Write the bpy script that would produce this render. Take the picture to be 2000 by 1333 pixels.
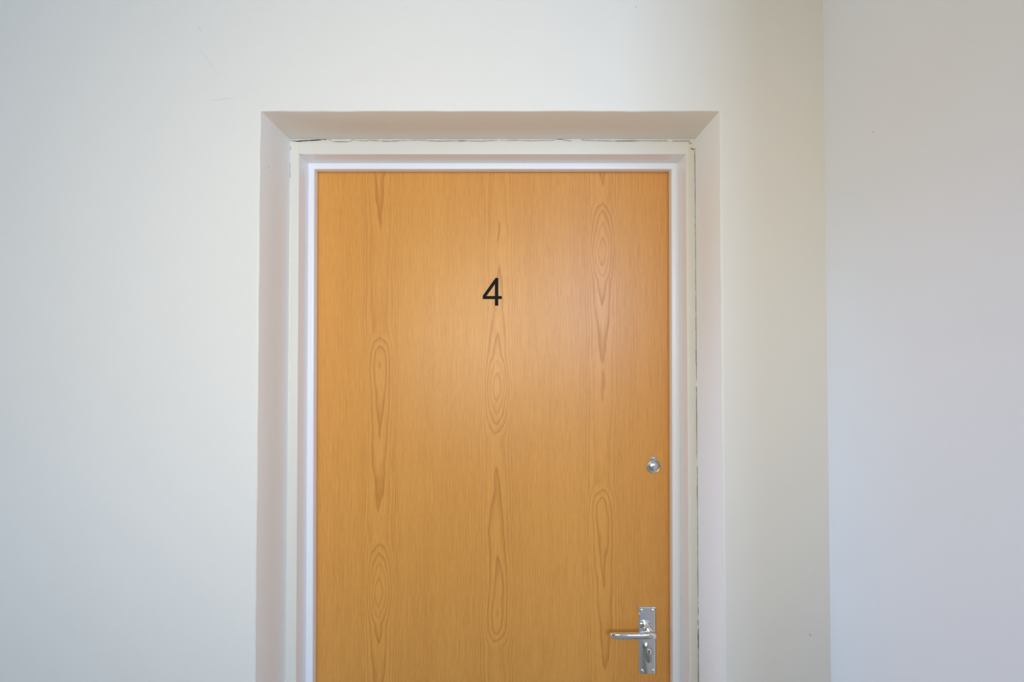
import bpy, bmesh, math, random
from mathutils import Vector, Matrix
random.seed(4)
S = bpy.context.scene
for o in list(bpy.data.objects): bpy.data.objects.remove(o)
COL = S.collection
R = math.radians

# ------------------------------------------------------------------ camera
cam = bpy.data.objects.new('camera', bpy.data.cameras.new('camera'))
cam.data.lens = 16.99; cam.data.sensor_width = 36; cam.data.clip_start = 0.02
cam.location = (0, -0.955, 1.61); cam.rotation_euler = (R(91.05), 0, 0)
COL.objects.link(cam); S.camera = cam

# ------------------------------------------------------------------ world, lamps, exposure
S.view_settings.view_transform = 'Standard'; S.view_settings.look = 'None'
S.view_settings.gamma = 1; S.view_settings.use_curve_mapping = False
S.view_settings.exposure = 0.0
W = bpy.data.worlds.new('world'); S.world = W; W.use_nodes = True
W.node_tree.nodes['Background'].inputs[0].default_value = (0.55, 0.65, 0.8, 1)
W.node_tree.nodes['Background'].inputs[1].default_value = 0.0
def area(name, loc, rot, sx, sy, power, col):
    l = bpy.data.lights.new(name, 'AREA'); l.shape = 'RECTANGLE'; l.size = sx; l.size_y = sy
    l.energy = power; l.color = col
    o = bpy.data.objects.new(name, l); o.location = loc; o.rotation_euler = rot; COL.objects.link(o); return o
def spot(name, loc, rot, power, col, size, radius):
    l = bpy.data.lights.new(name, 'SPOT'); l.energy = power; l.color = col; l.spot_size = R(size); l.spot_blend = 1
    l.shadow_soft_size = radius
    o = bpy.data.objects.new(name, l); o.location = loc; o.rotation_euler = rot; COL.objects.link(o); return o
# light down the corridor from the left, blue daylight of the window behind, two unseen spots added for a lens-like falloff towards the edges
area('corridor_light', (-3.93, -.75, 1.50), (0, R(-90), 0), 1.35, 1.05, 60, (.415, .440, .475))
area('rear_window_daylight', (1.11, -3.93, 2.06), (R(90), 0, 0), .50, .60, 30, (.80, 1.28, 2.05))
spot('falloff_spot', (-.15, -1.4, 1.8), (R(88), 0, 0), 25, (1.36, 1.10, .69), 105, .40)
spot('falloff_spot', (-.25, -1.6, 1.55), (R(92), 0, 0), 25, (.62, .66, .74), 90, .40)
spot('side_fill_spot', (-3.0, -.36, 1.22), (R(90), 0, R(-89)), 60, (.60, 1.12, 2.05), 25, .12)  # added narrow cool beam in mid corridor, brightens right wall and reveal

# ------------------------------------------------------------------ node helpers
def mat(name):
    m = bpy.data.materials.new(name); m.use_nodes = True
    return m, m.node_tree, m.node_tree.nodes['Principled BSDF']
class NX:
    """tiny expression builder over Math nodes"""
    def __init__(s, nt): s.nt = nt
    def n(s, t, **k):
        d = s.nt.nodes.new(t)
        for a, b in k.items(): setattr(d, a, b)
        return d
    def put(s, sock, v):
        if hasattr(v, 'links') or isinstance(v, bpy.types.NodeSocket): s.nt.links.new(v, sock)
        else: sock.default_value = v
    def m(s, op, a, b=None, c=None, clamp=False):
        d = s.n('ShaderNodeMath', operation=op, use_clamp=clamp)
        for i, v in enumerate((a, b, c)):
            if v is not None: s.put(d.inputs[i], v)
        return d.outputs[0]
    def add(s, a, b): return s.m('ADD', a, b)
    def sub(s, a, b): return s.m('SUBTRACT', a, b)
    def mul(s, a, b): return s.m('MULTIPLY', a, b)
    def noise(s, vec, scale=1, detail=2, rough=.5):
        d = s.n('ShaderNodeTexNoise'); s.put(d.inputs['Vector'], vec)
        d.inputs['Scale'].default_value = scale; d.inputs['Detail'].default_value = detail
        d.inputs['Roughness'].default_value = rough
        return d.outputs[0]
    def vec(s, x, y, z):
        d = s.n('ShaderNodeCombineXYZ')
        for i, v in enumerate((x, y, z)): s.put(d.inputs[i], v)
        return d.outputs[0]
    def coords(s):
        t = s.n('ShaderNodeTexCoord'); q = s.n('ShaderNodeSeparateXYZ')
        s.nt.links.new(t.outputs['Object'], q.inputs[0])
        return t.outputs['Object'], q.outputs[0], q.outputs[1], q.outputs[2]
    def mix(s, f, a, b):
        d = s.n('ShaderNodeMix', data_type='RGBA')
        s.put(d.inputs[0], f); s.put(d.inputs[6], a); s.put(d.inputs[7], b)
        return d.outputs[2]
    def maprange(s, v, a, b, c=0., d=1.):
        n_ = s.n('ShaderNodeMapRange'); s.put(n_.inputs[0], v)
        for i, t in enumerate((a, b, c, d)): n_.inputs[1 + i].default_value = t
        return n_.outputs[0]

def paint(name, col, rough, bump=0.04, marks=(), spec=.5):
    """emulsion / gloss paint with roller stipple; marks = (x, y, z, ax, az, angle, strength) scuffs"""
    m, nt, b = mat(name); x = NX(nt)
    o, X, Y, Z = x.coords()
    c = (*col, 1)
    broad = x.noise(o, 2.2, 3)
    colr = x.mix(x.maprange(broad, .3, .7), (col[0]*.985, col[1]*.985, col[2]*.98, 1), c)
    for (mx, mz, ax, az, ang, st, use_y) in marks:
        H_ = Y if use_y else X
        dx = x.sub(H_, mx); dz = x.sub(Z, mz)
        ca, sa = math.cos(ang), math.sin(ang)
        u = x.m('DIVIDE', x.add(x.mul(dx, ca), x.mul(dz, sa)), ax)
        v = x.m('DIVIDE', x.sub(x.mul(dz, ca), x.mul(dx, sa)), az)
        r = x.m('SQRT', x.add(x.mul(u, u), x.mul(v, v)))
        r = x.add(r, x.mul(x.sub(x.noise(o, 260, 2), .5), 1.1))
        f = x.mul(x.m('SUBTRACT', 1.0, x.maprange(r, .35, 1.0)), st)
        if use_y == 'L': f = x.mul(f, x.m('LESS_THAN', X, 0.0))
        colr = x.mix(f, colr, (col[0]*.35, col[1]*.34, col[2]*.32, 1))
    nt.links.new(colr, b.inputs['Base Color'])
    b.inputs['Roughness'].default_value = rough
    b.inputs['Specular IOR Level'].default_value = spec
    bp = x.n('ShaderNodeBump'); bp.inputs['Strength'].default_value = bump; bp.inputs['Distance'].default_value = .002
    h = x.add(x.noise(o, 420, 3), x.mul(x.noise(o, 14, 3), 2.5))
    nt.links.new(h, bp.inputs['Height']); nt.links.new(bp.outputs[0], b.inputs['Normal'])
    return m

CREAM = (0.86, 0.837, 0.778)
M_wall = paint('cream_emulsion', CREAM, .55, .05, marks=[
    (-0.6245, 2.2515, .006, .002, -1.1, .22, False), (-0.577, 2.1105, .030, .0022, .12, .13, False),
    (-0.612, 2.195, .045, .004, -.95, .05, False),
    (0.5828, 1.0525, .0045, .003, -1.0, .35, False), (0.248, 2.297, .003, .0015, .4, .5, False)])
M_side = paint('white_emulsion', (0.86, 0.865, 0.87), .5, .05, marks=[(-0.129, 1.985, .003, .0016, 0, .4, True)])
M_face = paint('cream_trim_paint', (0.77, 0.75, 0.68), .45, .07)
M_gloss = paint('white_gloss_paint', (0.895, 0.92, 0.96), .28, .03)
M_reveal = paint('white_reveal_paint', (0.915, 0.955, 0.965), .55, .05, marks=[(0.035, 1.988, .004, .0025, -.6, .3, 'L'), (0.048, 1.981, .0025, .0025, 0, .3, 'L')])
M_ceil = paint('ceiling_paint', (0.80, 0.77, 0.71), .7)
M_far = paint('landing_paint', (0.50, 0.47, 0.42), .7)
M_black, _, b = mat('black_plastic'); b.inputs['Base Color'].default_value = (.009, .009, .010, 1); b.inputs['Roughness'].default_value = .7; b.inputs['Specular IOR Level'].default_value = .15
M_gap, _, b = mat('dark_gap'); b.inputs['Base Color'].default_value = (.02, .012, .010, 1); b.inputs['Roughness'].default_value = 1; b.inputs['Specular IOR Level'].default_value = 0
M_hair, _, b = mat('dusty_hairline'); b.inputs['Base Color'].default_value = (.24, .21, .18, 1); b.inputs['Roughness'].default_value = 1; b.inputs['Specular IOR Level'].default_value = 0
def metal(name, col, rough, bump=0):
    m, nt, b = mat(name); x = NX(nt)
    o, X, Y, Z = x.coords()
    b.inputs['Metallic'].default_value = 1
    nt.links.new(x.mix(x.noise(o, 60, 2), (*col, 1), (*[c*.93 for c in col], 1)), b.inputs['Base Color'])
    b.inputs['Roughness'].default_value = rough
    return m
M_chrome = metal('polished_chrome', (.93, .95, .98), .05)
M_satin = metal('satin_nickel', (.70, .70, .69), .27)
M_brass = metal('cylinder_nickel', (.55, .54, .51), .22)

def carpet():
    m, nt, b = mat('beige_carpet'); x = NX(nt); o, X, Y, Z = x.coords()
    nt.links.new(x.mix(x.noise(o, 320, 3), (.39, .36, .315, 1), (.53, .50, .44, 1)), b.inputs['Base Color'])
    b.inputs['Roughness'].default_value = .95
    return m
M_floor = carpet()

# ------------------------------------------------------------------ oak veneer
def oak():
    m, nt, b = mat('oak_veneer'); x = NX(nt)
    o, X, Y, Z = x.coords()
    K = 1 / 1.2256e-3
    U = x.mul(X, K)                       # millimetre-like units: 1 unit = 1.2256 mm
    V = x.mul(x.m('SUBTRACT', 1.61, Z), K)
    V = x.add(V, 684.0); U = x.add(U, 1000.0)
    # gentle wander of the grain
    wob = x.sub(x.noise(x.vec(x.mul(U, .010), 0., x.mul(V, .006)), 1, 2), .5)
    wob2 = x.sub(x.noise(x.vec(x.mul(U, .05), 3., x.mul(V, .02)), 1, 3), .5)
    Uw = x.add(U, x.add(x.mul(wob, 9.), x.mul(wob2, 1.5)))
    PER = 960.
    pts = [(0, 0), (32, 9.5), (58, 16.5), (100, 19), (150, 21.5), (255, 23.5), (380, 25.5), (455, 26.5), (490, 17), (520, 14.5),
           (560, 16), (635, 19), (745, 22), (800, 23.5), (860, 25), (884, 19), (905, 14.5), (930, 9), (960, 0)]
    def column(c, p):                     # flat-sawn figure about one heart line
        p = x.m('FRACT', x.m('DIVIDE', p, PER))
        p = x.add(p, x.mul(wob2, .014))
        fc = x.n('ShaderNodeFloatCurve'); cu = fc.mapping.curves[0]
        while len(cu.points) > 2: cu.points.remove(cu.points[1])
        cu.points[0].location = (0, 0); cu.points[1].location = (1, 0)
        for q, w in pts[1:-1]: cu.points.new(q / PER, w / 40.)
        for q in cu.points: q.handle_type = 'VECTOR'
        fc.mapping.update()
        x.put(fc.inputs[1], p)
        w = x.mul(fc.outputs[0], 40.)
        ja = x.sub(x.noise(x.vec(c * .37, 5., x.mul(V, .0075)), 1, 1, .4), .5)
        jb = x.sub(x.noise(x.vec(x.mul(U, .045), c * .11, x.mul(V, .010)), 1, 2, .5), .5)
        w = x.m('MAXIMUM', x.add(w, x.mul(jb, 5.5)), 0.)
        d = x.add(x.sub(Uw, c), x.mul(ja, 14.))
        h = x.m('DIVIDE', 1., x.add(1., x.m('POWER', x.m('DIVIDE', x.m('ABSOLUTE', d), 30.), 2.)))
        return x.m('POWER', x.add(x.m('POWER', x.m('ABSOLUTE', d), 1.55), x.m('POWER', x.mul(w, h), 1.55)), 1 / 1.55)
    gA = column(741., x.sub(V, 195.))
    gB = column(972., x.m('SUBTRACT', 1715., V))
    gC = column(1177., x.sub(V, 490. - 960.))
    g = x.m('MINIMUM', gA, x.m('MINIMUM', gB, gC))
    sp = x.sub(x.noise(x.vec(x.mul(g, .07), 0., 0.), 1, 1), .5)
    gm = x.m('MINIMUM', g, 45.)
    n = x.add(x.add(x.mul(gm, .085), x.mul(x.mul(gm, gm), .0031)), x.add(x.mul(x.sub(g, gm), .36), x.mul(sp, .9)))
    ring = x.m('FLOOR', n); fr = x.m('FRACT', n)
    wn = x.n('ShaderNodeTexWhiteNoise', noise_dimensions='1D'); nt.links.new(ring, wn.inputs['W'])
    # latewood: slow darkening, quick release
    late = x.mul(x.maprange(fr, .25, .86), x.m('SUBTRACT', 1., x.maprange(fr, .90, 1.0)))
    late = x.m('POWER', late, 2.2)
    fade = x.maprange(g, 26., 75., 1., .5)
    late = x.mul(late, x.mul(fade, x.add(.45, x.mul(wn.outputs[0], .65))))
    # fibres and pores
    fib = x.noise(x.vec(x.mul(U, .55), 0., x.mul(V, .013)), 1, 3, .6)
    fine = x.noise(x.vec(x.mul(U, .9), 7., x.mul(V, .05)), 1, 2, .6)
    pore = x.noise(x.vec(x.mul(U, .75), 11., x.mul(V, .045)), 1, 1, .5)
    pore = x.maprange(pore, .66, .74)
    band = x.noise(x.vec(x.mul(U, .022), 2., x.mul(V, .0012)), 1, 2)
    ltc = (0.810, 0.375, 0.080, 1); dkc = (0.545, 0.210, 0.034, 1)
    f = x.add(x.mul(late, .66), x.mul(x.sub(fib, .5), 1.15))
    f = x.add(f, x.mul(x.sub(fine, .5), .8))
    f = x.add(f, x.add(x.mul(x.sub(band, .5), .5), x.mul(pore, .16)))
    f = x.sub(x.add(f, .17), x.maprange(g, 4., 30., .07, 0.))
    f = x.m('MAXIMUM', x.m('MINIMUM', f, 1.), 0.)
    col = x.mix(f, ltc, dkc)
    # one old screw hole under the number
    hx = x.sub(U, 968.6); hz = x.sub(V, 606.5)
    hole = x.m('SUBTRACT', 1., x.maprange(x.m('SQRT', x.add(x.mul(hx, hx), x.mul(hz, hz))), .7, 1.4))
    col = x.mix(x.mul(hole, .7), col, (.12, .05, .02, 1))
    nt.links.new(col, b.inputs['Base Color'])
    x.put(b.inputs['Roughness'], x.add(.345, x.mul(f, .06)))
    b.inputs['Specular IOR Level'].default_value = .46
    bp = x.n('ShaderNodeBump'); bp.inputs['Strength'].default_value = .05; bp.inputs['Distance'].default_value = .001
    nt.links.new(x.mul(f, -1.), bp.inputs['Height']); nt.links.new(bp.outputs[0], b.inputs['Normal'])
    return m
M_oak = oak()

# ------------------------------------------------------------------ mesh helpers
def link(name, me, material, parent=None, kind=None, label=None, smooth=False):
    o = bpy.data.objects.new(name, me); COL.objects.link(o)
    for m_ in (material if isinstance(material, (list, tuple)) else [material]): me.materials.append(m_)
    if parent: o.parent = parent
    if kind: o['kind'] = kind
    if label: o['label'] = label
    if smooth:
        for p in me.polygons: p.use_smooth = True
    return o
def done(bm, name):
    bmesh.ops.recalc_face_normals(bm, faces=bm.faces)
    me = bpy.data.meshes.new(name); bm.to_mesh(me); bm.free(); return me
def box(name, a, b, material, parent=None, kind=None, bevel=0, label=None):
    bm = bmesh.new(); bmesh.ops.create_cube(bm, size=1)
    for v in bm.verts: v.co = Vector([(a[i] + b[i]) / 2 + v.co[i] * (b[i] - a[i]) for i in range(3)])
    if bevel: bmesh.ops.bevel(bm, geom=bm.edges, offset=bevel, segments=2, affect='EDGES', profile=.5)
    return link(name, done(bm, name), material, parent, kind, label)
def empty(name, loc=(0, 0, 0), kind=None, label=None):
    o = bpy.data.objects.new(name, None); o.location = loc; o.empty_display_size = .1; COL.objects.link(o)
    if kind: o['kind'] = kind
    if label: o['label'] = label
    return o
def auto_smooth(o, ang=40):
    me = o.data
    for p in me.polygons: p.use_smooth = True
    bm = bmesh.new(); bm.from_mesh(me)
    for e in bm.edges:
        e.smooth = len(e.link_faces) == 2 and e.calc_face_angle(0) < R(ang)
    bm.to_mesh(me); bm.free()

def sweep_opening(bm, prof, L, Rr, T, zb, wob=0.0, step=.04):
    """sweep a profile [(outward offset, y)] round a door opening; L/Rr may be functions of z"""
    fl = L if callable(L) else (lambda z: L); fr = Rr if callable(Rr) else (lambda z: Rr)
    path = []
    n = int((T - zb) / step)
    for i in range(n + 1):
        z = zb + (T - zb) * i / n; path.append((fl(z), z, -1, 1 if i == n else 0))
    k = int((fr(T) - fl(T)) / step)
    for i in range(1, k): path.append((fl(T) + (fr(T) - fl(T)) * i / k, T, 0, 1))
    for i in range(n + 1):
        z = T - (T - zb) * i / n; path.append((fr(z), z, 1, 1 if i == 0 else 0))
    rnd = random.Random(7); rows = []
    for (px, pz, ox, oz) in path:
        w = (rnd.random() - .5) * 2 * wob
        rows.append([bm.verts.new((px + ox * (of + w * q), y, pz + oz * (of + w * q))) for (of, y, q) in prof])
    for r0, r1 in zip(rows, rows[1:]):
        for i in range(len(prof) - 1): bm.faces.new((r0[i], r0[i + 1], r1[i + 1], r1[i]))
    return rows

# ------------------------------------------------------------------ room shell
OL, OR, OT = -0.5012, 0.4137, 2.0862           # opening in the plaster
X0, X1, Y0, ZC = -4.0, 0.6225, -4.0, 2.52
X2, YR = 2.4, -1.40
bm = bmesh.new()
prof = [(.006, 0, .3), (.0016, .0004, 1), (.0005, .0016, 1), (0, .004, 1), (0, .06, .4), (0, .127, .2), (0, .34, 0)]
rows = sweep_opening(bm, prof, OL, OR, OT, 0.0, wob=.0007)
first = [r[0] for r in rows]
# front face: left field, right field, field above
def grid_to(verts, fn):
    outs = [bm.verts.new(fn(v.co)) for v in verts]
    for a, b2, c, d in zip(verts, verts[1:], outs[1:], outs): bm.faces.new((a, b2, c, d))
    return outs
nz = sum(1 for r in rows if r[0].co.x < OL and r[0].co.z < OT)
iTL = max(i for i, r in enumerate(rows) if r[0].co.x < OL - .003 and r[0].co.z > OT - 1e-3)
iTR = min(i for i, r in enumerate(rows) if r[0].co.x > OR + .003 and r[0].co.z > OT - 1e-3)
lo = grid_to(first[:iTL + 1], lambda c: (X0, 0, c.z))
to = grid_to(first[iTL:iTR + 1], lambda c: (c.x, 0, ZC))
ro = grid_to(first[iTR:], lambda c: (X1, 0, c.z))
c1 = bm.verts.new((X0, 0, ZC)); bm.faces.new((first[iTL], lo[-1], c1, to[0]))
c2 = bm.verts.new((X1, 0, ZC)); bm.faces.new((first[iTR], to[-1], c2, ro[0]))
bm.normal_update()
for f in bm.faces:
    if f.calc_center_median().y > .003 and abs(f.normal.x) > .5: f.material_index = 1
wall_back = link('wall_back', done(bm, 'wall_back'), [M_wall, M_reveal], kind='structure'); auto_smooth(wall_back, 50)
wall_back['category'] = 'wall'; wall_back['label'] = 'cream painted wall with the deep plastered reveal round the oak door'
box('wall_right', (X1, YR, 0), (X2, .0, ZC), M_side, kind='structure', label='bluish white side wall meeting the door wall in a corner')['category'] = 'wall'
box('wall_far_right', (X2, Y0, 0), (X2 + .12, YR, ZC), M_far, kind='structure')
box('floor', (X0 - .12, Y0 - .12, -.1), (X2 + .12, .34, 0), M_floor, kind='structure')
box('ceiling', (X0 - .12, Y0 - .12, ZC), (X2 + .12, .12, ZC + .1), M_ceil, kind='structure')
# left wall with the landing window that lets the daylight in
wy0, wy1, wz0, wz1 = -1.30, -.20, .80, 2.20
bm = bmesh.new()
def add_box(bm, a, b):
    r = bmesh.ops.create_cube(bm, size=1)
    for v in r['verts']: v.co = Vector([(a[i] + b[i]) / 2 + v.co[i] * (b[i] - a[i]) for i in range(3)])
for a, b2 in (((X0 - .12, Y0, 0), (X0, wy0, ZC)), ((X0 - .12, wy1, 0), (X0, .0, ZC)),
              ((X0 - .12, wy0, 0), (X0, wy1, wz0)), ((X0 - .12, wy0, wz1), (X0, wy1, ZC))): add_box(bm, a, b2)
link('wall_left', done(bm, 'wall_left'), M_far, kind='structure')
win = empty('window_1', (X0, -.75, wz0), 'structure')
bm = bmesh.new()
WH, WW = wz1 - wz0, (wy1 - wy0) / 2
def window_bars(bm, ax, h, w):
    """four sides and a mullion; ax maps (across, depth, up) to the room"""
    for a, b2 in (((-w, -.10, 0), (-w + .05, -.04, h)), ((w - .05, -.10, 0), (w, -.04, h)), ((-w + .05, -.10, 0), (w - .05, -.04, .05)),
                  ((-w + .05, -.10, h - .05), (w - .05, -.04, h)), ((-.02, -.09, .05), (.02, -.05, h - .05))):
        p, q = ax(*a), ax(*b2)
        add_box(bm, [min(p[i], q[i]) for i in range(3)], [max(p[i], q[i]) for i in range(3)])
window_bars(bm, lambda a, d, u: (d, a, u), WH, WW)
link('window_frame', done(bm, 'window_frame'), M_gloss, win)

bm = bmesh.new()
rx0, rx1, rz0, rz1 = .78, 1.44, 1.68, 2.44
for a, b2 in (((X0 - .12, Y0 - .12, 0), (rx0, Y0, ZC)), ((rx1, Y0 - .12, 0), (X2 + .12, Y0, ZC)),
              ((rx0, Y0 - .12, 0), (rx1, Y0, rz0)), ((rx0, Y0 - .12, rz1), (rx1, Y0, ZC))): add_box(bm, a, b2)
link('wall_front', done(bm, 'wall_front'), M_far, kind='structure')
win2 = empty('window_2', ((rx0 + rx1) / 2, Y0, rz0), 'structure')
bm = bmesh.new(); window_bars(bm, lambda a, d, u: (a, d, u), rz1 - rz0, (rx1 - rx0) / 2)
link('window_frame', done(bm, 'window_frame'), M_gloss, win2)

# ------------------------------------------------------------------ door frame (set back in the reveal)
frame = empty('trim_1', (0, .129, 0), 'structure', 'cream faced white door frame set back in the plastered reveal'); frame['category'] = 'door frame'
FB = .129
def taper(x_top, x_low):                       # frame is a few millimetres out of plumb
    return lambda z: x_top + (x_low - x_top) * (2.04 - z) / 1.14
inL, inR, inT = taper(-.4808, -.4782), taper(.3925, .3925), 2.0522
stL, stR, stT = taper(-.4668, -.4622), taper(.3766, .3728), 2.0372
def member(name, a, b, prof, mats, idx, bev=.002, seg=3):
    """prof: closed list of (u, y); a/b map (u) to x,z at both ends; idx: material per profile edge"""
    bm = bmesh.new()
    A = [bm.verts.new((a(u)[0], y, a(u)[1])) for u, y in prof]; B = [bm.verts.new((b(u)[0], y, b(u)[1])) for u, y in prof]
    n = len(prof); es = []
    for i in range(n):
        f = bm.faces.new((A[i], A[(i + 1) % n], B[(i + 1) % n], B[i])); f.material_index = idx[i]
    bm.faces.new(A); bm.faces.new(B[::-1])
    bm.edges.ensure_lookup_table()
    es = [e for e in bm.edges if (e.verts[0] in A) != (e.verts[1] in A)]
    bmesh.ops.bevel(bm, geom=es, offset=bev, segments=seg, affect='EDGES', profile=.5)
    o = link(name, done(bm, name), mats, frame); o.location = (0, -FB, 0); auto_smooth(o, 45)
    return o
FM = [M_face, M_gloss]
ZB = 0.0
# jamb: u = 0 outer face .. 1 inner face
for side, ox, inner in ((-1, OL - .0005, inL), (1, OR + .0005, inR)):
    def end(z, ox=ox, inner=inner): return lambda u: (ox + (inner(z) - ox) * u, z)
    member('door_jamb', end(ZB), end(2.0845), [(0, FB), (1, FB), (1, .262), (0, .262)], FM, [0, 1, 1, 1])
member('door_head', lambda u: (inL(2.07) - .0003, 2.0856 + (inT - 2.0856) * u), lambda u: (inR(2.07) + .0003, 2.0856 + (inT - 2.0856) * u),
       [(0, FB + .0006), (1, FB + .0006), (1, .262), (0, .262)], FM, [0, 1, 1, 1])
# planted stops
for inner, st in ((inL, stL), (inR, stR)):
    def end(z, inner=inner, st=st): return lambda u: (inner(z) + (st(z) - inner(z)) * u, z)
    member('door_stop', end(ZB), end(stT + .006), [(-.05, .178), (1, .178), (1, .2015), (-.05, .2015)], [M_gloss], [0] * 4, .003, 4)
member('door_stop', lambda u: (inL(2.05), inT + (stT - inT) * u), lambda u: (inR(2.05), inT + (stT - inT) * u),
       [(-.05, .1785), (1, .1785), (1, .2015), (-.05, .2015)], [M_gloss], [0] * 4, .003, 4)

# ------------------------------------------------------------------ cracks in the caulking (real x, z on the joint, width)
def ribbon(name, runs, y, material, parent, jit=.0003, axis='y'):
    bm = bmesh.new(); rnd = random.Random(len(runs))
    for run in runs:
        P = []
        for (a, b2) in zip(run, run[1:]):
            d = math.hypot(b2[0] - a[0], b2[1] - a[1]); k = max(1, int(d / .006))
            for i in range(k): P.append([a[j] + (b2[j] - a[j]) * i / k for j in range(3)])
        P.append(list(run[-1])); pv = None
        for i, (px, pz, w) in enumerate(P):
            q = P[min(i + 1, len(P) - 1)]; p = P[max(i - 1, 0)]
            t = Vector((q[0] - p[0], q[1] - p[1])).normalized(); nrm = Vector((-t.y, t.x))
            j = (rnd.random() - .5) * 2 * jit; ww = w * (.55 + .65 * rnd.random()) / 2 * min(1, (i + .4) / 1.6, (len(P) - i - .6) / 1.6)
            a = (px + nrm.x * (j + ww), pz + nrm.y * (j + ww)); c = (px + nrm.x * (j - ww), pz + nrm.y * (j - ww))
            cur = [bm.verts.new((a[0], y, a[1])), bm.verts.new((c[0], y, c[1])), bm.verts.new((c[0], y + .0012, c[1])), bm.verts.new((a[0], y + .0012, a[1]))]
            if pv:
                for s in range(4): bm.faces.new((pv[s], pv[(s + 1) % 4], cur[(s + 1) % 4], cur[s]))
            pv = cur
    o = link(name, done(bm, name), material, parent)
    o.location = (-parent.location.x, -parent.location.y, -parent.location.z)
    return o
JZ = 2.0832
def bead(name, p0, p1, nrm, width, lift, seed):
    """irregular caulk line from p0 to p1 (x, z) on the frame face"""
    rnd = random.Random(seed); bm = bmesh.new(); L = math.hypot(p1[0] - p0[0], p1[1] - p0[1]); n = int(L / .005); pv = None; wv = lv = 0
    for i in range(n + 1):
        t = i / n; wv = .7 * wv + .3 * rnd.uniform(-1, 1) * 2; lv = .6 * lv + .4 * rnd.uniform(-1, 1) * 2
        w = width * (1 + .45 * wv); h = lift * max(.15, 1 + .6 * lv)
        c = (p0[0] + (p1[0] - p0[0]) * t, p0[1] + (p1[1] - p0[1]) * t)
        cur = [bm.verts.new((c[0] + nrm[0] * a * w, FB + .0004 - h * q, c[1] + nrm[1] * a * w)) for a, q in ((-.2, 1.0), (.35, .95), (.75, .6), (1, 0))]
        if pv:
            for k in range(3): bm.faces.new((pv[k], pv[k + 1], cur[k + 1], cur[k]))
        pv = cur
    o = link(name, done(bm, name), M_face, frame, smooth=True); o.location = (0, -FB, 0)
bead('caulk_bead', (OL, OT - .0004), (OR, OT - .0004), (0, -1), .0042, .0011, 3)
bead('caulk_bead', (OL, .02), (OL, OT), (1, 0), .0034, .0009, 5)
bead('caulk_bead', (OR, .02), (OR, OT), (-1, 0), .0026, .0008, 8)
H1 = .0008
ribbon('crack', [
    [(-.5005, JZ, .0006), (-.486, JZ - .0016, .0016), (-.44, JZ + .0012, .0016), (-.414, JZ + .0022, .0014), (-.407, JZ - .0012, .0008)],
    [(-.367, JZ - .0016, .0007), (-.358, JZ + .0016, .001), (-.351, JZ - .0002, .0008)],
    [(-.296, JZ - .001, .0007), (-.276, JZ - .0016, .0006)],
    [(-.124, JZ - .0004, .0006), (-.112, JZ - .001, .0011), (-.098, JZ - .0006, .0006)],
    [(.100, JZ + .002, .0006), (.106, JZ + .0032, .0014), (.114, JZ + .0022, .0007)],
    [(.156, JZ + .002, .0012), (.162, JZ + .001, .001)],
    [(.232, JZ - .001, .0007), (.284, JZ - .0004, .0008)], [(.343, JZ - .0004, .001), (.351, JZ - .001, .0008)],
    [(.362, JZ - .001, .0006), (.402, JZ - .001, .0006)],
    [(.398, JZ - .004, .0007), (.406, JZ - .0075, .0014)],
    [(.4035, JZ - .0165, .0008), (.4085, JZ - .0205, .0018), (.4128, JZ - .0185, .0014)],
    [(-.4796, 2.0535, .0016), (-.4748, 2.0475, .0004)],
], FB - .0014, M_gap, frame)
ribbon('hairline_crack', [
    [(-.405, JZ - .0026, H1), (-.37, JZ - .0028, H1)],
    [(-.351, JZ - .0002, H1), (-.33, JZ - .001, H1), (-.322, JZ + .001, H1), (-.305, JZ - .0005, H1), (-.296, JZ - .001, H1)],
    [(-.276, JZ - .0018, H1), (-.25, JZ + .0003, H1), (-.21, JZ + .0008, H1), (-.17, JZ - .001, H1), (-.124, JZ - .0004, H1)],
    [(-.098, JZ - .0006, H1), (-.07, JZ - .0014, H1), (-.03, JZ + .0006, H1), (.04, JZ - .0003, H1), (.10, JZ + .001, H1)],
    [(.114, JZ + .0012, H1), (.135, JZ - .0008, H1)], [(.162, JZ + .0006, H1), (.23, JZ - .001, H1)], [(.284, JZ - .0004, H1), (.343, JZ - .0006, H1)],
    [(-.4985, JZ - .014, H1), (-.5015, JZ - .022, H1)], [(-.5022, JZ - .034, .0006), (-.5012, JZ - .055, H1), (-.5012, JZ - .083, .0008)],
    [(-.5055, JZ - .0875, .0011), (-.4995, JZ - .082, .0008)],
], FB - .0012, M_hair, frame)
# vertical open joint between right jamb and reveal
XJ = OR - .0008
ribbon('crack', [
    [(XJ, 1.041, .0007), (XJ + .0007, 1.030, .0019), (XJ + .0012, 1.0205, .0021), (XJ + .0022, 1.012, .0008)],
    [(XJ + .0016, .999, .0009), (XJ + .0007, .988, .0022), (XJ + .0003, .972, .0020), (XJ + .0005, .957, .0023), (XJ, .950, .0017), (XJ + .0009, .943, .0007)],
], FB - .0013, M_gap, frame)
HV = .0008
runs = []
zz = [2.064, 1.80, 1.542], [1.528, 1.38, 1.365], [1.352, 1.20, 1.043], [1.012, 1.005, .999], [.943, .90, .862], [.855, .6, .3, .02]
for z_ in zz: runs.append([(XJ + random.uniform(-.0003, .0003), z, HV) for z in z_])
ribbon('hairline_crack', runs, FB - .0010, M_hair, frame, jit=.0002)

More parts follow.
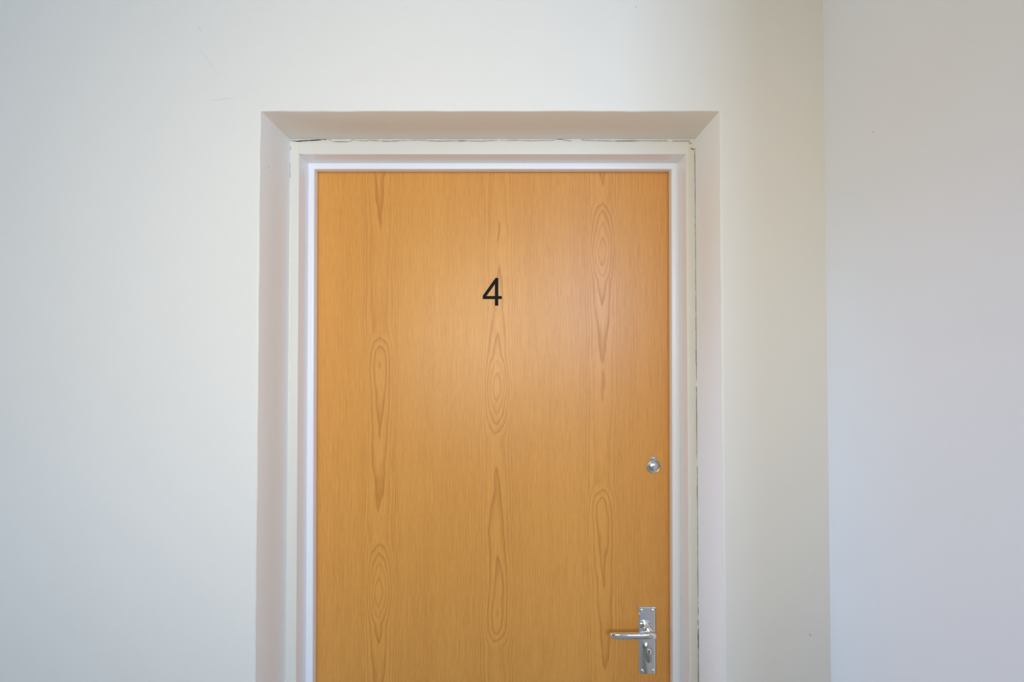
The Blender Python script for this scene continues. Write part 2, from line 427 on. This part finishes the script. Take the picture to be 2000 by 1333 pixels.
# ------------------------------------------------------------------ door
DY = .2035
door = empty('door_1', (-.466, DY, .006), 'structure', 'light oak veneered flush door bearing a black number 4')
door['category'] = 'door'
dl = door.location
bm = bmesh.new()
dlx, drx = taper(-.4715, -.4668), taper(.3810, .3772)
v = []
for y in (DY, DY + .044):
    for z in (.006, 2.0415):
        v += [bm.verts.new((dlx(z), y, z)), bm.verts.new((drx(z), y, z))]
for f in ((0, 1, 3, 2), (4, 6, 7, 5), (0, 4, 5, 1), (2, 3, 7, 6), (0, 2, 6, 4), (1, 5, 7, 3)): bm.faces.new([v[i] for i in f])
bmesh.ops.bevel(bm, geom=bm.edges, offset=.0012, segments=2, affect='EDGES', profile=.5)
def dpart(name, me, material, label=None, parent=None):
    o = link(name, me, material, parent or door, label=label)
    base = Vector((0, 0, 0))
    q = parent or door
    while q: base += q.location; q = q.parent
    o.location = -base
    return o
leaf = dpart('door_leaf', done(bm, 'door_leaf'), M_oak)

# number 4: upright, crossbar and diagonal of one flat black figure with an open triangle
def four():
    cx, bz = -.0699, 1.7163          # left edge, foot
    wd, ht = .0454, .0664
    st = .0078                       # stroke
    sx0, sx1 = .0291, .0291 + st     # upright
    b0, b1 = .0158, .0228            # crossbar
    out = [(sx0, 0), (sx1, 0), (sx1, b0), (wd, b0), (wd, b1), (sx1, b1), (sx1, ht), (sx0 + .0012, ht), (0, b1 + .0008), (0, b0), (sx0, b0)]
    inn = [(sx0, b1), (sx0, .0520), (.0082, b1)]
    bm = bmesh.new()
    o_ = [bm.verts.new((cx + a, 0, bz + c)) for a, c in out]; i_ = [bm.verts.new((cx + a, 0, bz + c)) for a, c in inn]
    es = [bm.edges.new((o_[k], o_[(k + 1) % len(o_)])) for k in range(len(o_))] + [bm.edges.new((i_[k], i_[(k + 1) % 3])) for k in range(3)]
    bmesh.ops.triangle_fill(bm, edges=es, use_beauty=True)
    fs = list(bm.faces)
    r = bmesh.ops.extrude_face_region(bm, geom=fs)
    for q in r['geom']:
        if isinstance(q, bmesh.types.BMVert): q.co.y -= .0022
    for q in bm.verts: q.co.y += DY - .0001
    return done(bm, 'house_number')
dpart('house_number', four(), M_black, 'flat black number 4')

def disc_lathe(bm, prof, c, seg=40, sx=1):
    """prof: (radius, y outwards-from-door) lathe about an axis along -Y through c=(x,z) at door face"""
    rings = []
    for r_, h in prof:
        if r_ < 1e-6: rings.append([bm.verts.new((c[0], DY - h, c[1]))])
        else: rings.append([bm.verts.new((c[0] + r_ * math.cos(2 * math.pi * k / seg), DY - h, c[1] + r_ * math.sin(2 * math.pi * k / seg))) for k in range(seg)])
    for a, b2 in zip(rings, rings[1:]):
        for k in range(seg):
            k2 = (k + 1) % seg
            if len(a) == 1 and len(b2) == 1: continue
            if len(b2) == 1: bm.faces.new((a[k], a[k2], b2[0]))
            elif len(a) == 1: bm.faces.new((a[0], b2[k2], b2[k]))
            else: bm.faces.new((a[k], a[k2], b2[k2], b2[k]))

def part_obj(name, bm, material, parent, label=None, ang=40):
    o = dpart(name, done(bm, name), material, label, parent); auto_smooth(o, ang); return o

def slot_screw(parent, x_, z_, r_, base, ang, material):
    bm = bmesh.new()
    disc_lathe(bm, [(r_, base - .001), (r_, base + .0004), (r_ * .8, base + .0009), (r_ * .45, base + .0013), (0, base + .0015)], (x_, z_), 20)
    o = part_obj('screw', bm, material, parent)
    return o

# keyhole escutcheon with a round swinging cover
ex, ez = .3372, 1.3322
esc = empty('keyhole_escutcheon'); esc.parent = door; esc.location = Vector((ex, DY, ez)) - dl
esc['label'] = 'round satin metal keyhole cover with a small screwed tab on top'
bm = bmesh.new()
disc_lathe(bm, [(.0168, 0), (.0168, .0016), (.0160, .0030), (.0143, .0038), (.0128, .0032), (.0120, .0018), (.0, .0016)], (ex, ez), 48)
part_obj('rim', bm, M_satin, esc)
bm = bmesh.new()
disc_lathe(bm, [(.0116, .0017), (.0114, .0034), (.0100, .0046), (.0070, .0058), (.0035, .0064), (0, .0066)], (ex, ez), 40)
part_obj('cover', bm, M_satin, esc)
bm = bmesh.new()
tz = ez + .0192
disc_lathe(bm, [(.0058, 0), (.0058, .0017), (.0050, .0026), (0, .0028)], (ex + .0008, tz), 28)
add_box(bm, (ex - .0043, DY - .0022, ez + .0135), (ex + .0052, DY, tz - .001))
part_obj('tab', bm, M_satin, esc)
slot_screw(esc, ex + .0008, tz - .0002, .0030, .0026, .3, M_satin)

# lever handle on a square backplate
hx, hz, hw, hh = .3206, .9222, .0420, .1590
hnd = empty('door_handle'); hnd.parent = door; hnd.location = Vector((hx, DY, hz)) - dl
hnd['label'] = 'polished chrome lever handle on a tall rectangular plate with four corner screws'
bm = bmesh.new()
PT = .0042
a0, b0 = hw / 2, hh / 2
rings = []
for (ins, h) in ((0, 0), (0, .0012), (.0006, .0022), (.0030, PT), (.0034, PT + .00005)):
    rings.append([bm.verts.new((hx + sx * (a0 - ins), DY - h, hz + sz * (b0 - ins))) for sx, sz in ((-1, -1), (1, -1), (1, 1), (-1, 1))])
for r0, r1 in zip(rings, rings[1:]):
    for k in range(4): bm.faces.new((r0[k], r0[(k + 1) % 4], r1[(k + 1) % 4], r1[k]))
bm.faces.new(rings[-1]); bm.faces.new(rings[0][::-1])
part_obj('backplate', bm, M_chrome, hnd, ang=12)
for sx in (-1, 1):
    for sz in (-1, 1):
        slot_screw(hnd, hx + sx * .0130, hz + sz * .0705, .0040, PT, sx + sz, M_chrome)
# lever: neck, boss and tapering grip in one casting
lz = .9498
bm = bmesh.new()
disc_lathe(bm, [(.0108, PT - .0005), (.0108, PT + .0022), (.0098, PT + .0034), (.0088, PT + .0046), (.0086, PT + .012), (.0092, PT + .020), (.0092, PT + .026)], (hx, lz), 36)
part_obj('neck', bm, M_chrome, hnd)
bm = bmesh.new()
P0 = PT + .0245
secs = [  # x offset from spindle, half height, half thickness, y centre (from door), z offset
    (.0122, .0044, .0040, P0, -.0010), (.0118, .0058, .0056, P0, -.0008), (.0100, .0070, .0068, P0, -.0004), (.0065, .0078, .0076, P0, .0000), (.0015, .0081, .0080, P0, .0002),
    (-.005, .0081, .0080, P0, .0002), (-.011, .0078, .0076, P0 + .0003, .0000), (-.018, .0072, .0068, P0 + .0008, -.0004), (-.030, .0069, .0062, P0 + .0012, -.0005), (-.050, .0067, .0058, P0 + .0014, -.0006),
    (-.070, .0065, .0055, P0 + .0012, -.0008), (-.080, .0064, .0053, P0 + .0002, -.0011), (-.0860, .0063, .0050, P0 - .0018, -.0016), (-.0895, .0062, .0047, P0 - .0042, -.0022), (-.0908, .0058, .0040, P0 - .0058, -.0026), (-.0910, .0048, .0030, P0 - .0064, -.0027)]
prev = None; seg = 28
for i, (dx, hh_, th, yc, dz) in enumerate(secs):
    # direction of the grip for tilting the cross section
    j0, j1 = max(i - 1, 0), min(i + 1, len(secs) - 1)
    t = Vector((secs[j1][0] - secs[j0][0], -(secs[j1][3] - secs[j0][3]), 0)).normalized()
    nn = Vector((t.y, -t.x, 0)); nn = nn if nn.y < 0 else -nn
    ring = []
    for k in range(seg):
        a = 2 * math.pi * k / seg; ca, sa = math.cos(a), math.sin(a)
        e = .62 if dx < -.012 else .72
        cc = math.copysign(abs(ca) ** e, ca); ss = math.copysign(abs(sa) ** e, sa)
        p = Vector((hx + dx, DY - yc, lz + dz)) + nn * (th * cc) + Vector((0, 0, 1)) * (hh_ * ss)
        ring.append(bm.verts.new(p))
    if prev:
        for k in range(seg): bm.faces.new((prev[k], prev[(k + 1) % seg], ring[(k + 1) % seg], ring[k]))
    else: bm.faces.new(ring[::-1])
    prev = ring
bm.faces.new(prev)
part_obj('lever', bm, M_chrome, hnd, ang=60)
# euro profile cylinder
kz = .9030
bm = bmesh.new()
out = []
for k in range(25):
    a = R(-47) + R(274) * k / 24; out.append((.0098 * math.cos(a), .0098 * math.sin(a)))
for k in range(13):
    a = R(180) + R(180) * k / 12; out.append((.0066 * math.cos(a), -.0195 + .0066 * math.sin(a)))
def extr(bm, pts, c, h0, h1, bev):
    rr = []
    for ins, h in ((0, h0), (0, h1 - bev), (bev * .4, h1 - bev * .3), (bev, h1)):
        rr.append([bm.verts.new((c[0] + px_ * (1 - ins / .009), DY - h, c[1] + pz_ * (1 - ins / .014))) for px_, pz_ in pts])
    n = len(pts)
    for r0, r1 in zip(rr, rr[1:]):
        for k in range(n): bm.faces.new((r0[k], r0[(k + 1) % n], r1[(k + 1) % n], r1[k]))
    bm.faces.new(rr[-1])
extr(bm, out, (hx, kz), PT - .001, PT + .0105, .0006)
part_obj('lock_cylinder', bm, M_brass, hnd)
bm = bmesh.new()
disc_lathe(bm, [(.0062, PT + .010), (.0062, PT + .0113), (.0056, PT + .0118), (0, PT + .0118)], (hx, kz + .0004), 28)
part_obj('plug', bm, M_chrome, hnd)
bm = bmesh.new()
kp = [(-.0006, -.0036), (.0006, -.0036), (.0008, -.001), (.0004, .0002), (.0012, .0012), (.0012, .0034), (0, .0042), (-.0010, .0034), (-.0012, .001), (-.0004, .0000)]
bmv = [bm.verts.new((hx + a, DY - PT - .0119, kz + c)) for a, c in kp]; bm.faces.new(bmv)
r = bmesh.ops.extrude_face_region(bm, geom=list(bm.faces))
for q in r['geom']:
    if isinstance(q, bmesh.types.BMVert): q.co.y -= .0002
part_obj('keyway', bm, M_gap, hnd)
